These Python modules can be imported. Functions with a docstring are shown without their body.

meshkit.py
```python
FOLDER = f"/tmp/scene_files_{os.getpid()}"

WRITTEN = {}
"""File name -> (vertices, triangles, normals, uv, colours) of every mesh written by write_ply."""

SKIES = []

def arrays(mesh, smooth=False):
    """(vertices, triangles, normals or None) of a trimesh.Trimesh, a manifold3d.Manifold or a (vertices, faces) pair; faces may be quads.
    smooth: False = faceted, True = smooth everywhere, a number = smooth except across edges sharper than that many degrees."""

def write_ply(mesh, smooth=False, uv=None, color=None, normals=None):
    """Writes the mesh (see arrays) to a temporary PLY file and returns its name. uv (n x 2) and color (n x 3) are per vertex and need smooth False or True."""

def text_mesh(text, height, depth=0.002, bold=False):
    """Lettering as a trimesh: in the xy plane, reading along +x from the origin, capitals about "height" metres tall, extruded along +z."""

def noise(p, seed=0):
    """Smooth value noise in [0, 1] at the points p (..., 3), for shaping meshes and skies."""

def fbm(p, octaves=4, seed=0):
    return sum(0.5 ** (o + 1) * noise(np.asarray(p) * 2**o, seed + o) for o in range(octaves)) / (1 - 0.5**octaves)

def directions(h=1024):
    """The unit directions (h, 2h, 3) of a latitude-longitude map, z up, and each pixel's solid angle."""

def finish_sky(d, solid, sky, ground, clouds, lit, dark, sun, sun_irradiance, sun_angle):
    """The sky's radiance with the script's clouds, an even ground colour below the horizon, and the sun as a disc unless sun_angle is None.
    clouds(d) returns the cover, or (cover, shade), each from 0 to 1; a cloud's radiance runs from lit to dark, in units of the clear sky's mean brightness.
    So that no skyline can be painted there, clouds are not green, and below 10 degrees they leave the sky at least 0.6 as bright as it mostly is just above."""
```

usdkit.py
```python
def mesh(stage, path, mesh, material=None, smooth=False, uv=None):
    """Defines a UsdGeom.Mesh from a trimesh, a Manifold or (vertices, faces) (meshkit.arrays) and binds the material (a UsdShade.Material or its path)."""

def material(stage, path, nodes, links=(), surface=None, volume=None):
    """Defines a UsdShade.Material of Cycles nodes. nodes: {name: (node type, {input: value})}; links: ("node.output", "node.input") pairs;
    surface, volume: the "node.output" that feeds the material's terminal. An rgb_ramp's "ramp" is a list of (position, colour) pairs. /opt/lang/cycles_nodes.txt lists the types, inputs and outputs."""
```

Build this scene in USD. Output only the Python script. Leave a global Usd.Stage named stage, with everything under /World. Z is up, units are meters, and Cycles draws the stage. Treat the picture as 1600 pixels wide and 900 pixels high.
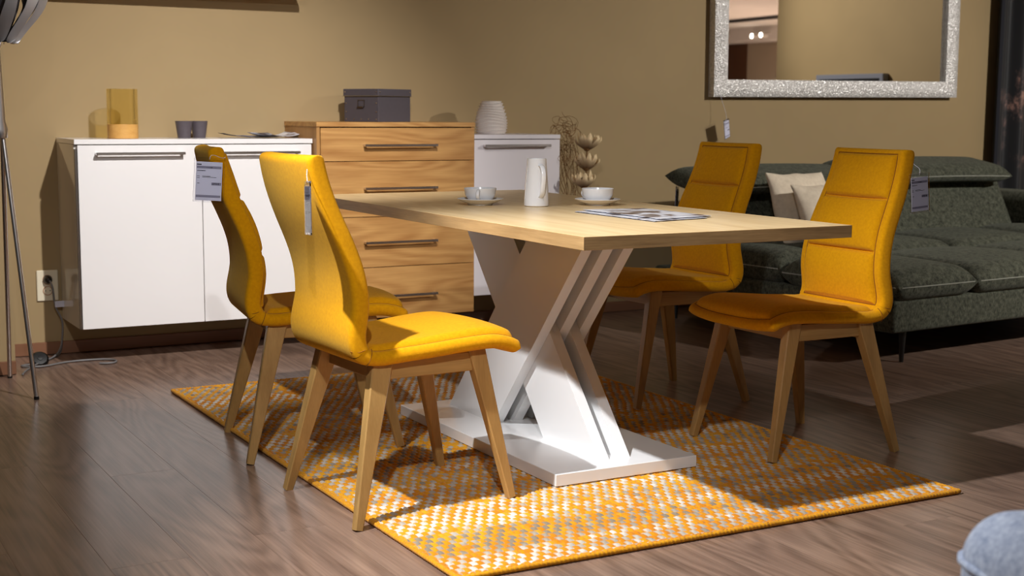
import math
import numpy as np, trimesh, manifold3d as m3
import usdkit, meshkit
from pxr import Usd, UsdGeom, UsdLux, UsdShade, Gf, Sdf, Vt

stage = Usd.Stage.CreateInMemory()
UsdGeom.SetStageUpAxis(stage, "Z")
UsdGeom.SetStageMetersPerUnit(stage, 1.0)
UsdGeom.Xform.Define(stage, "/World")
UsdGeom.Scope.Define(stage, "/World/Looks")
PI = math.pi

# ------------------------------------------------------------------ camera
F_PX, YAW, PITCH, ROLL, CAM_H = 2158.9, 0.507, 0.1273, 0.0073, 1.0658
EXPOSURE = 0.0


def make_camera():
    cy, sy, cp, sp = math.cos(YAW), math.sin(YAW), math.cos(PITCH), math.sin(PITCH)
    fw = np.array([sy * cp, cy * cp, -sp])
    rt = np.array([cy, -sy, 0.0])
    up = np.cross(rt, fw)
    cr, sr = math.cos(ROLL), math.sin(ROLL)
    r2, u2 = cr * rt + sr * up, -sr * rt + cr * up
    c = UsdGeom.Camera.Define(stage, "/World/camera")
    m = Gf.Matrix4d(*r2, 0, *u2, 0, *(-fw), 0, 0, 0, CAM_H, 1)
    c.AddTransformOp().Set(m)
    c.CreateHorizontalApertureAttr(36.0)
    c.CreateVerticalApertureAttr(20.25)
    c.CreateFocalLengthAttr(F_PX / 1600 * 36.0)
    c.CreateClippingRangeAttr(Gf.Vec2f(0.05, 200))
    c.CreateFStopAttr(5.0)
    c.CreateFocusDistanceAttr(4.1)
    c.CreateExposureAttr(EXPOSURE)


make_camera()


# ------------------------------------------------------------------ lights
def spot(name, pos, target, power, cone, soft=0.3, color=(1, 0.93, 0.84), radius=0.035):
    """One lamp of the ceiling track: a small bright source in a cone."""
    l = UsdLux.SphereLight.Define(stage, "/World/" + name)
    pos, target = np.array(pos, float), np.array(target, float)
    d = (target - pos) / np.linalg.norm(target - pos)
    side = np.cross(d, [0, 0, 1.0])
    side /= np.linalg.norm(side)
    up = np.cross(side, d)
    l.AddTransformOp().Set(Gf.Matrix4d(*side, 0, *up, 0, *(-d), 0, *pos, 1))
    l.CreateRadiusAttr(radius)
    l.CreateNormalizeAttr(True)
    l.CreateIntensityAttr(power)
    l.CreateColorAttr(Gf.Vec3f(*color))
    s = UsdLux.ShapingAPI.Apply(l.GetPrim())
    s.CreateShapingConeAngleAttr(cone)
    s.CreateShapingConeSoftnessAttr(soft)
    return l


def panel(name, pos, w, h, power, color=(1, 0.95, 0.88)):
    """A lit panel in the ceiling, facing down."""
    l = UsdLux.RectLight.Define(stage, "/World/" + name)
    l.AddTranslateOp().Set(Gf.Vec3d(*pos))
    l.CreateWidthAttr(w)
    l.CreateHeightAttr(h)
    l.CreateNormalizeAttr(True)
    l.CreateIntensityAttr(power)
    l.CreateColorAttr(Gf.Vec3f(*color))


CEIL = 2.9
spot("table_spot", (0.07, 2.92, 2.84), (2.22, 2.47, 0.0), 225, 29, 0.85, (0.965, 0.98, 1.0))
spot("front_spot", (0.0, 0.3, 2.84), (1.9, 3.9, 0.75), 85, 23, 1.0, (0.97, 0.98, 1.0))
spot("cabinet_spot", (1.8, 2.9, 2.84), (1.72, 6.1, 0.54), 168, 25, 0.95, (1, 0.975, 0.955))
spot("mirror_spot", (6.8, 1.0, 2.84), (5.4, 6.0, 0.7), 225, 30, 0.9, (1, 0.965, 0.91))
spot("side_wall_spot", (5.9, 2.2, 2.84), (8.3, 3.6, 1.7), 105, 34, 0.8, (1, 0.95, 0.87))
panel("ceiling_panel", (0.6, 0.6, 2.88), 0.6, 0.6, 6, (1, 0.965, 0.95))
spot("far_spot", (16.5, -8.0, 2.82), (17.3, -8.6, 0.0), 1500, 62, 0.6, (0.93, 0.97, 1.0))
spot("far_spot_001", (13.0, -4.6, 2.82), (13.6, -5.0, 0.0), 900, 58, 0.6, (0.93, 0.97, 1.0))
dome = UsdLux.DomeLight.Define(stage, "/World/ambient_sky")
dome.CreateIntensityAttr(0.015)
dome.CreateColorAttr(Gf.Vec3f(1.0, 0.92, 0.85))


# ------------------------------------------------------------------ small helpers
def lin(r, g, b):
    f = lambda c: (c / 255 / 12.92) if c / 255 <= 0.04045 else ((c / 255 + 0.055) / 1.055) ** 2.4
    return (f(r), f(g), f(b))


def mat(name, nodes, links=(), surface="p.BSDF"):
    return usdkit.material(stage, "/World/Looks/" + name, nodes, links, surface=surface)


def plain(name, rgb, rough=0.5, metal=0.0, **k):
    return mat(name, {"p": ("principled_bsdf", {"base_color": rgb, "roughness": rough, "metallic": metal, **k})})


def uniq(path):
    if not stage.GetPrimAtPath(path):
        return path
    k = 1
    while stage.GetPrimAtPath(f"{path}_{k:03d}"):
        k += 1
    return f"{path}_{k:03d}"


def tag(p, label=None, cat=None, group=None, kind=None):
    for k, v in (("label", label), ("category", cat), ("group", group), ("kind", kind)):
        if v:
            p.SetCustomDataByKey(k, v)
    return p


def thing(name, label, cat, loc=(0, 0, 0), rz=0.0, group=None, kind=None, m=None):
    x = UsdGeom.Xform.Define(stage, uniq("/World/" + name))
    if m is not None:
        x.AddTransformOp().Set(Gf.Matrix4d(*np.asarray(m, float).T.ravel()))
    else:
        x.AddTranslateOp().Set(Gf.Vec3d(*loc))
        x.AddRotateZOp().Set(math.degrees(rz))
    return tag(x.GetPrim(), label, cat, group, kind)


def put(name, parent, mesh, material, smooth=False, label=None, kind=None):
    base = parent.GetPath().pathString if parent else "/World"
    p = usdkit.mesh(stage, uniq(base + "/" + name), mesh, material, smooth).GetPrim()
    if label:
        p.SetCustomDataByKey("label", label)
    if kind:
        p.SetCustomDataByKey("kind", kind)
    return p


def copy_of(src, label, loc, rz, group=None):
    was = src.GetCustomData()
    p = thing(src.GetName().rstrip("0123456789").rstrip("_"), label, was["category"], loc, rz, group or was.get("group"))
    p.GetReferences().AddInternalReference(src.GetPath())
    p.SetInstanceable(True)
    return p


cat_ = trimesh.util.concatenate


def box(x0, x1, y0, y1, z0, z1, c=0.0):
    """A box between two corners with its edges chamfered by c."""
    lo, hi = np.array([x0, y0, z0], float), np.array([x1, y1, z1], float)
    lo, hi = np.minimum(lo, hi), np.maximum(lo, hi)
    if c <= 0:
        return trimesh.creation.box(bounds=[lo, hi])
    c = min(c, 0.45 * (hi - lo).min())
    pts = []
    for sx in (0, 1):
        for sy in (0, 1):
            for sz in (0, 1):
                q = np.array([(lo, hi)[sx][0], (lo, hi)[sy][1], (lo, hi)[sz][2]])
                s = np.array([1 - 2 * sx, 1 - 2 * sy, 1 - 2 * sz]) * c
                for k in range(3):
                    o = s.copy()
                    o[k] = 0
                    pts.append(q + o)
    return trimesh.convex.convex_hull(np.array(pts))


def hull(pts):
    return trimesh.convex.convex_hull(np.asarray(pts, float))


def rbox(x0, x1, y0, y1, z0, z1, r, n=1):
    """A box with round edges of radius r."""
    s = trimesh.creation.icosphere(n + 1, r).vertices
    c = np.array([[x, y, z] for x in (x0 + r, x1 - r) for y in (y0 + r, y1 - r) for z in (z0 + r, z1 - r)])
    return trimesh.convex.convex_hull((c[:, None] + s[None]).reshape(-1, 3))


def bar(a, b, wa, wb, ha=None, hb=None, ref=(1, 0, 0), c=0.003):
    """A tapering four-sided bar from a to b; w along ref's side, h across."""
    a, b = np.array(a, float), np.array(b, float)
    ha, hb = ha or wa, hb or wb
    d = (b - a) / np.linalg.norm(b - a)
    s = np.array(ref, float) - d * np.dot(ref, d)
    s /= np.linalg.norm(s)
    t = np.cross(d, s)
    pts = []
    for p, w, h in ((a, wa, ha), (b, wb, hb)):
        for sx in (-1, 1):
            for sy in (-1, 1):
                pts += [p + s * sx * (w / 2 - c) + t * sy * h / 2, p + s * sx * w / 2 + t * sy * (h / 2 - c)]
    return hull(pts)


def tube(points, r, n=8, closed=False):
    P = np.array(points, float)
    r = np.broadcast_to(r, len(P))
    T = np.gradient(P, axis=0)
    T /= np.linalg.norm(T, axis=1, keepdims=True) + 1e-12
    ref = np.array([0, 0, 1.0]) if abs(T[0][2]) < 0.9 else np.array([1.0, 0, 0])
    rings = []
    nrm = np.cross(T[0], ref)
    for k in range(len(P)):
        nrm = nrm - T[k] * np.dot(nrm, T[k])
        nrm /= np.linalg.norm(nrm) + 1e-12
        bn = np.cross(T[k], nrm)
        a = np.arange(n) / n * 2 * PI
        rings.append(P[k] + r[k] * (np.cos(a)[:, None] * nrm + np.sin(a)[:, None] * bn))
    V = np.vstack(rings + [P[:1], P[-1:]])
    Fs = []
    for k in range(len(P) - 1):
        for j in range(n):
            a0, a1 = k * n + j, k * n + (j + 1) % n
            Fs += [[a0, a0 + n, a1], [a1, a0 + n, a1 + n]]
    e, last = len(P) * n, (len(P) - 1) * n
    for j in range(n):
        Fs += [[e, j, (j + 1) % n], [e + 1, last + (j + 1) % n, last + j]]
    t = trimesh.Trimesh(V, Fs, process=False)
    if t.volume < 0:
        t.invert()
    return t


def spline(pts, n=40):
    from scipy.interpolate import CubicSpline
    P = np.array(pts, float)
    t = np.r_[0, np.cumsum(np.linalg.norm(np.diff(P, axis=0), axis=1))]
    return CubicSpline(t, P)(np.linspace(0, t[-1], n))


def lathe(profile, n=48, at=(0, 0, 0)):
    """Turns (radius, height) pairs about the z axis."""
    pr = np.array(profile, float)
    a = np.arange(n) / n * 2 * PI
    V = np.stack([pr[:, None, 0] * np.cos(a), pr[:, None, 0] * np.sin(a), np.repeat(pr[:, 1:2], n, 1)], -1).reshape(-1, 3)
    Fs = []
    for k in range(len(pr) - 1):
        j = np.arange(n)
        a0, a1 = k * n + j, k * n + (j + 1) % n
        Fs.append(np.stack([a0, a1, a0 + n], 1))
        Fs.append(np.stack([a1, a1 + n, a0 + n], 1))
    t = trimesh.Trimesh(V + np.array(at), np.vstack(Fs), process=False)
    t.merge_vertices()
    t.update_faces(t.nondegenerate_faces())
    if t.volume < 0:
        t.invert()
    return t


def cushion(fc, nu=24, nv=24, top=0.02, bot=0.02, pu=5, pv=5, ru=None, rv=None, rq=2.0, open_u=(False, False)):
    """A padded sheet: fc(u, v) gives the middle surface for u, v in [-1, 1]; it is thickened by top and bot and rounded at its rim.
    pu, pv: superellipse rims; ru, rv: quarter-round rims over that fraction of the half width; open_u leaves an end unrounded where another piece joins."""
    def g(n, r):
        if r is None:
            t = np.linspace(-1, 1, n)
            return np.sign(t) * (1 - (1 - np.abs(t)) ** 1.8)
        a = np.sin(np.linspace(0, PI / 2, 8))[1:] * r + 1 - r
        return np.r_[-a[::-1], np.linspace(-(1 - r), 1 - r, n), a]

    def e1(t, p, r, op=(False, False)):
        if r is None:
            e = np.maximum(0, 1 - np.abs(t) ** p) ** (1 / p)
        else:
            e = np.maximum(0, 1 - (np.maximum(0, np.abs(t) - (1 - r)) / r) ** rq) ** (1 / rq)
        return np.where((t < 0) & op[0] | (t > 0) & op[1], 1.0, e)
    u, v = np.meshgrid(g(nu, ru), g(nv, rv), indexing="ij")
    nu, nv = u.shape
    P = fc(u, v)
    e = 1e-3
    du = fc(np.clip(u + e, -1, 1), v) - fc(np.clip(u - e, -1, 1), v)
    dv = fc(u, np.clip(v + e, -1, 1)) - fc(u, np.clip(v - e, -1, 1))
    N = np.cross(du, dv)
    N /= np.linalg.norm(N, axis=-1, keepdims=True) + 1e-15
    edge = (e1(u, pu, ru, open_u) * e1(v, pv, rv))[..., None]
    tt = top(u, v)[..., None] if callable(top) else top
    bb = bot(u, v)[..., None] if callable(bot) else bot
    V = np.vstack([(P + N * edge * tt).reshape(-1, 3), (P - N * edge * bb).reshape(-1, 3)])
    i, j = np.meshgrid(np.arange(nu - 1), np.arange(nv - 1), indexing="ij")
    a = (i * nv + j).ravel()
    q = np.stack([a, a + nv, a + nv + 1, a + 1], 1)
    q2 = q[:, ::-1] + nu * nv
    q = np.vstack([q, q2])
    t = trimesh.Trimesh(V, np.vstack([q[:, [0, 1, 2]], q[:, [0, 2, 3]]]), process=False)
    t.merge_vertices()
    t.update_faces(t.nondegenerate_faces())
    if t.volume < 0:
        t.invert()
    return t


def extrude(poly, h, at=(0, 0, 0)):
    from shapely.geometry import Polygon
    t = trimesh.creation.extrude_polygon(Polygon(poly), h, engine="earcut")
    t.apply_translation(at)
    return t


def xf(mesh, m):
    t = mesh.copy()
    t.apply_transform(m)
    return t


def rot(a, axis, at=(0, 0, 0)):
    return trimesh.transformations.rotation_matrix(a, axis, at)


# ------------------------------------------------------------------ materials
def wood(name, light, dark, along, scale=1.0, rough=0.45, rings=5.0, contrast=1.0, world=False, vary=0.0, spec=0.4, fibre=0.5, bumpy=0.1, ring=0.13, fscale=170.0):
    """Wood with long fibres along one axis (0, 1 or 2) and cathedral figure; per-object offset so that alike boards differ."""
    st = [1.0, 1.0, 1.0]
    st[along] = 0.09
    st2 = [1.0, 1.0, 1.0]
    st2[along] = 0.02
    st3 = [1.0, 1.0, 1.0]
    st3[along] = 0.16
    mid = tuple((a + b) / 2 for a, b in zip(light, dark))
    nodes = {
        "tc": ("geometry", {}) if world else ("texture_coordinate", {}),
        "oi": ("object_info", {}),
        "off": ("vector_math", {"math_type": "scale", "vector1": (13.1, 7.7, 5.3)}),
        "add": ("vector_math", {"math_type": "add"}),
        "mf": ("mapping", {"scale": tuple(s * scale for s in st2)}),
        "mg": ("mapping", {"scale": tuple(s * scale for s in st)}),
        "mr": ("mapping", {"scale": tuple(s * scale for s in st3)}),
        "fib": ("noise_texture", {"scale": fscale, "detail": 4.0, "roughness": 0.65}),
        "grain": ("noise_texture", {"scale": 26.0, "detail": 5.0, "roughness": 0.6}),
        "fig": ("noise_texture", {"scale": 5.0, "detail": 1.5, "roughness": 0.4, "distortion": 0.15}),
        "mul": ("math", {"math_type": "multiply", "value2": rings * 6.283}),
        "sin": ("math", {"math_type": "sine"}),
        "m1": ("math", {"math_type": "multiply", "value2": ring * contrast}),
        "m2": ("math", {"math_type": "multiply_add", "value2": 0.75 * contrast}),
        "m3": ("math", {"math_type": "multiply_add", "value2": fibre * contrast}),
        "m4": ("math", {"math_type": "multiply_add", "value2": vary, "value3": 0.5 - vary / 2 - (0.75 + fibre) * contrast / 2}),
        "m5": ("math", {"math_type": "add"}),
        "ramp": ("rgb_ramp", {"ramp": [(0.0, dark), (0.5, mid), (1.0, light)]}),
        "bmp": ("bump", {"strength": bumpy, "distance": 0.001}),
        "p": ("principled_bsdf", {"roughness": rough, "specular_ior_level": spec}),
    }
    src = "tc.position" if world else "tc.object"
    links = [
        ("oi.random", "off.scale"), (src, "add.vector1"), ("off.vector", "add.vector2"),
        ("add.vector", "mf.vector"), ("add.vector", "mg.vector"), ("add.vector", "mr.vector"),
        ("mf.vector", "fib.vector"), ("mg.vector", "grain.vector"), ("mr.vector", "fig.vector"),
        ("fig.fac", "mul.value1"), ("mul.value", "sin.value1"), ("sin.value", "m1.value1"),
        ("grain.fac", "m2.value1"), ("m1.value", "m2.value3"),
        ("fib.fac", "m3.value1"), ("m2.value", "m3.value3"),
        ("oi.random", "m4.value1"), ("m3.value", "m5.value1"), ("m4.value", "m5.value2"),
        ("m5.value", "ramp.fac"), ("ramp.color", "p.base_color"),
        ("fib.fac", "bmp.height"), ("bmp.normal", "p.normal"),
    ]
    return mat(name, nodes, links)


def fabric(name, base, dark, scale=900.0, rough=0.9, sheen=0.3, tint=(1, 1, 1), mottled=40.0, strength=0.25, weave=(1, 1, 1)):
    return mat(name, {
        "tc": ("texture_coordinate", {}), "mp": ("mapping", {"scale": weave}),
        "n": ("noise_texture", {"scale": scale, "detail": 3.0, "roughness": 0.7}),
        "n2": ("noise_texture", {"scale": mottled, "detail": 3.0}),
        "mx": ("math", {"math_type": "multiply_add", "value2": 0.6}),
        "ad": ("math", {"math_type": "multiply", "value2": 0.4}),
        "ramp": ("rgb_ramp", {"ramp": [(0.32, dark), (0.62, base)]}),
        "b": ("bump", {"strength": strength, "distance": 0.001}),
        "p": ("principled_bsdf", {"roughness": rough, "sheen_weight": sheen, "sheen_tint": tint, "sheen_roughness": 0.5, "specular_ior_level": 0.15}),
    }, [("tc.object", "mp.vector"), ("mp.vector", "n.vector"), ("tc.object", "n2.vector"), ("n2.fac", "ad.value1"), ("n.fac", "mx.value1"), ("ad.value", "mx.value3"),
        ("mx.value", "ramp.fac"), ("ramp.color", "p.base_color"), ("n.fac", "b.height"), ("b.normal", "p.normal")])


def grainy(name, rgb, rough, amount=0.06, scale=30.0, bump=0.0, bscale=400.0, spec=0.5):
    a = tuple(c * (1 - amount) for c in rgb)
    b = tuple(min(1, c * (1 + amount)) for c in rgb)
    return mat(name, {
        "tc": ("geometry", {}), "n": ("noise_texture", {"scale": scale, "detail": 4.0}),
        "nb": ("noise_texture", {"scale": bscale, "detail": 2.0}),
        "ramp": ("rgb_ramp", {"ramp": [(0.3, a), (0.7, b)]}),
        "b": ("bump", {"strength": bump, "distance": 0.001}),
        "p": ("principled_bsdf", {"roughness": rough, "specular_ior_level": spec}),
    }, [("tc.position", "n.vector"), ("tc.position", "nb.vector"), ("n.fac", "ramp.fac"), ("ramp.color", "p.base_color"), ("nb.fac", "b.height"), ("b.normal", "p.normal")])


M = {}
M["wall"] = grainy("wall_paint", lin(164, 141, 103), 0.75, 0.03, 3.0, 0.12, 500.0, 0.3)
M["ceiling"] = grainy("ceiling_paint", lin(205, 200, 192), 0.85, 0.03, 2.0)
M["dark_wall"] = grainy("dark_wall_paint", lin(84, 52, 28), 0.7, 0.05, 2.0)
M["pale_wall"] = grainy("pale_wall_paint", lin(165, 150, 128), 0.8, 0.03, 2.0)
M["floor"] = wood("floor_oak", lin(160, 132, 114), lin(90, 70, 60), 1, 1.0, 0.26, 13.0, 1.1, world=True, vary=0.12, spec=0.45, fibre=0.95, ring=0.13, fscale=120.0)
M["baseboard"] = wood("baseboard_wood", lin(150, 105, 78), lin(110, 74, 52), 0, 1.0, 0.4, 3.0, 0.6, world=True)
M["trim_edge"] = plain("trim_edge", lin(190, 150, 120), 0.4)
M["oak_v"] = wood("table_oak", lin(242, 216, 170), lin(204, 168, 114), 1, 1.2, 0.3, 8.0, 0.8)
M["oak_edge"] = wood("table_oak_edge", lin(205, 168, 116), lin(120, 92, 58), 0, 2.5, 0.45, 2.0, 1.3)
M["oak_edge_y"] = wood("table_oak_edge_long", lin(205, 168, 116), lin(138, 106, 66), 1, 2.5, 0.45, 2.0, 1.1)
M["dresser"] = wood("dresser_oak", lin(214, 166, 102), lin(160, 108, 56), 0, 1.3, 0.42, 11.0, 1.25)
M["dresser_side"] = wood("dresser_oak_side", lin(196, 148, 90), lin(150, 104, 56), 2, 1.3, 0.45, 3.0, 0.8)
M["leg"] = wood("chair_oak", lin(200, 160, 98), lin(140, 102, 54), 2, 2.0, 0.4, 3.0, 0.8)
M["bamboo"] = wood("lantern_wood", lin(226, 178, 104), lin(190, 132, 60), 0, 3.0, 0.35, 3.0, 0.8)
M["white"] = grainy("white_lacquer", lin(240, 237, 236), 0.16, 0.0, 1.0)
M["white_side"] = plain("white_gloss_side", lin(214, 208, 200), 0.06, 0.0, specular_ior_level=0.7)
M["white_unit"] = plain("white_matt", lin(232, 226, 230), 0.4)
M["table_white"] = plain("table_white", lin(238, 238, 238), 0.22)
M["dark_gap"] = plain("dark_gap", lin(40, 32, 26), 0.7)
M["chrome"] = plain("chrome", lin(215, 210, 208), 0.26, 1.0)
M["steel"] = plain("brushed_steel", lin(150, 146, 142), 0.3, 1.0)
M["mustard"] = fabric("mustard_felt", lin(226, 160, 4), lin(204, 136, 0), 900.0, 0.95, 0.2, (1, 0.85, 0.3), 120.0, 0.25)
M["seam"] = plain("mustard_seam", lin(150, 92, 0), 0.9)
M["green"] = fabric("green_weave", lin(96, 98, 84), lin(6, 7, 6), 190.0, 0.95, 0.1, (0.85, 0.9, 0.8), 45.0, 0.5, (1.0, 1.0, 0.35))
M["stitch"] = plain("pale_stitch", lin(205, 205, 192), 0.9)
M["black_metal"] = plain("black_metal", lin(18, 18, 18), 0.4)
M["cream"] = fabric("cream_cotton", lin(232, 218, 196), lin(206, 190, 168), 500.0, 0.95, 0.1)
M["blue"] = fabric("blue_chenille", lin(204, 215, 234), lin(140, 155, 186), 110.0, 0.95, 0.3, (0.9, 0.95, 1), 60.0, 0.5)
M["porcelain"] = plain("porcelain", lin(240, 240, 242), 0.12, 0.0, coat_weight=0.5)
M["ceramic"] = plain("matt_ceramic", lin(230, 222, 216), 0.55)
M["cup_grey"] = grainy("grey_ceramic", lin(84, 76, 82), 0.45, 0.08, 60.0)
M["boxboard"] = grainy("grey_boxboard", lin(76, 70, 76), 0.7, 0.04, 80.0)
M["paper"] = plain("paper_white", lin(222, 222, 236), 0.6)
M["ink"] = plain("printed_grey", lin(150, 148, 166), 0.6)
M["ink_dark"] = plain("printed_black", lin(48, 46, 56), 0.6)
M["plastic_black"] = plain("black_plastic", lin(16, 15, 15), 0.35)
M["plastic_cream"] = plain("cream_plastic", lin(232, 222, 196), 0.3)
M["cable"] = plain("grey_cable", lin(120, 118, 118), 0.45)
M["mirror"] = plain("mirror_glass", (0.86, 0.86, 0.84), 0.0, 1.0)
M["twig"] = plain("dry_twig", lin(128, 92, 52), 0.9)
M["brown_vase"] = plain("brown_vase", lin(52, 38, 28), 0.4)
M["shag"] = fabric("pale_shag", lin(214, 204, 186), lin(160, 150, 134), 300.0)


def see_through(name, tint, ior=1.25, rough=0.02, shine=1.0):
    return mat(name, {"fr": ("fresnel", {"IOR": ior}), "f": ("math", {"math_type": "multiply", "value2": shine}), "t": ("transparent_bsdf", {"color": tint}), "g": ("glossy_bsdf", {"color": (1, 1, 1), "roughness": rough}), "m": ("mix_closure", {})},
               [("fr.fac", "f.value1"), ("f.value", "m.fac"), ("t.BSDF", "m.closure1"), ("g.BSDF", "m.closure2")], surface="m.closure")


M["pouch"] = see_through("clear_pouch", (0.93, 0.93, 0.95), 1.3)
M["amber"] = see_through("amber_glass", (0.985, 0.945, 0.78), 1.4, 0.03, 0.3)

# silver mirror frame: hammered leaf in short vertical flutes
M["silver"] = mat("silver_leaf", {
    "tc": ("geometry", {}), "mp": ("mapping", {"scale": (200.0, 200.0, 60.0)}), "mp2": ("mapping", {"scale": (120.0, 120.0, 120.0)}),
    "n": ("noise_texture", {"scale": 1.0, "detail": 2.0}), "v": ("voronoi_texture", {"scale": 1.0}), "ad": ("math", {"math_type": "add"}),
    "ramp": ("rgb_ramp", {"ramp": [(0.3, lin(206, 202, 200)), (0.6, lin(248, 246, 244))]}),
    "b": ("bump", {"strength": 0.9, "distance": 0.004}), "p": ("principled_bsdf", {"metallic": 0.35, "roughness": 0.25}),
}, [("tc.position", "mp.vector"), ("tc.position", "mp2.vector"), ("mp.vector", "n.vector"), ("mp2.vector", "v.vector"), ("n.fac", "ad.value1"), ("v.distance", "ad.value2"),
    ("n.fac", "ramp.fac"), ("ramp.color", "p.base_color"), ("ad.value", "b.height"), ("b.normal", "p.normal")])

# crushed velvet curtain with worn bronze print
M["velvet"] = mat("dark_velvet", {
    "tc": ("geometry", {}), "mp": ("mapping", {"scale": (1.0, 1.0, 0.6)}),
    "n": ("noise_texture", {"scale": 16.0, "detail": 6.0, "roughness": 0.75}), "n2": ("noise_texture", {"scale": 3.0, "detail": 2.0}),
    "ad": ("math", {"math_type": "multiply"}),
    "ramp": ("rgb_ramp", {"ramp": [(0.26, lin(14, 14, 20)), (0.32, lin(76, 58, 56)), (0.40, lin(176, 132, 116))]}),
    "p": ("principled_bsdf", {"roughness": 0.6, "sheen_weight": 0.4}),
}, [("tc.position", "mp.vector"), ("mp.vector", "n.vector"), ("tc.position", "n2.vector"), ("n.fac", "ad.value1"), ("n2.fac", "ad.value2"), ("ad.value", "ramp.fac"), ("ramp.color", "p.base_color")])
M["navy"] = plain("navy_cloth", lin(16, 18, 30), 0.8)

# glossy leaflet print: blurred photograph-like blotches
M["print"] = mat("leaflet_print", {
    "tc": ("geometry", {}), "n": ("noise_texture", {"scale": 14.0, "detail": 3.0, "distortion": 0.6}),
    "ramp": ("rgb_ramp", {"ramp": [(0.3, lin(70, 54, 48)), (0.42, lin(130, 118, 116)), (0.52, lin(214, 216, 226)), (0.66, lin(236, 236, 240))]}),
    "p": ("principled_bsdf", {"roughness": 0.25}),
}, [("tc.position", "n.vector"), ("n.fac", "ramp.fac"), ("ramp.color", "p.base_color")])
# dry petals: cream tips over a brown foot, along the petal's own height
M["petal"] = mat("dry_petal", {
    "tc": ("attribute", {"attribute": "displayColor"}), "p": ("principled_bsdf", {"roughness": 0.7}),
}, [("tc.color", "p.base_color")])
M["rug"] = mat("rug_wool", {
    "tc": ("attribute", {"attribute": "displayColor"}), "g": ("geometry", {}),
    "n": ("noise_texture", {"scale": 900.0, "detail": 3.0, "roughness": 0.7}),
    "b": ("bump", {"strength": 0.5, "distance": 0.002}), "p": ("principled_bsdf", {"roughness": 0.95, "sheen_weight": 0.15, "specular_ior_level": 0.1}),
}, [("tc.color", "p.base_color"), ("g.position", "n.vector"), ("n.fac", "b.height"), ("b.normal", "p.normal")])
M["rug_edge"] = fabric("rug_binding", lin(226, 160, 20), lin(190, 120, 10), 500.0, 0.95, 0.2)


def set_color(prim, rgb):
    UsdGeom.PrimvarsAPI(prim).CreatePrimvar("displayColor", Sdf.ValueTypeNames.Color3fArray, "vertex").Set(Vt.Vec3fArray.FromNumpy(np.asarray(rgb, np.float32)))


# ------------------------------------------------------------------ the room
WY = 6.164       # back wall
LX, LY = 0.914, 5.755   # corner of the wall that juts out at the left
RX = 8.3         # right wall


def room(name, mesh, m, parent=None, label=None):
    p = put(name, parent, mesh, m)
    if parent is None:
        tag(p, label, None, None, "structure")
    return p


room("wall_back", box(LX - 0.3, RX + 0.1, WY, WY + 0.12, 0, CEIL), M["wall"], label="olive tan painted wall behind the cabinets")
room("wall_left", box(-6, LX, LY, WY + 0.12, 0, CEIL), M["wall"], label="jutting tan wall at the far left behind the tripod lamp")
room("wall_right", box(RX, RX + 0.12, 2.27, WY, 0, CEIL), M["wall"], label="tan side wall seen in the mirror")
room("ceiling", box(-6, 30, -26, WY + 0.12, CEIL, CEIL + 0.1), M["ceiling"], label="white showroom ceiling")
room("wall_far", box(20, 20.15, -12.85, -3, 0, CEIL), M["pale_wall"], label="pale far showroom wall seen in the mirror")
room("wall_beyond", box(20, 20.15, -26, -12.85, 0, CEIL), M["dark_wall"], label="dark brown stretch of the far showroom wall seen in the mirror")
room("trim_3", box(19.2, 19.99, -26, -3, 2.62, CEIL - 0.001), M["ceiling"], label="white bulkhead over the far showroom wall")
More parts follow.
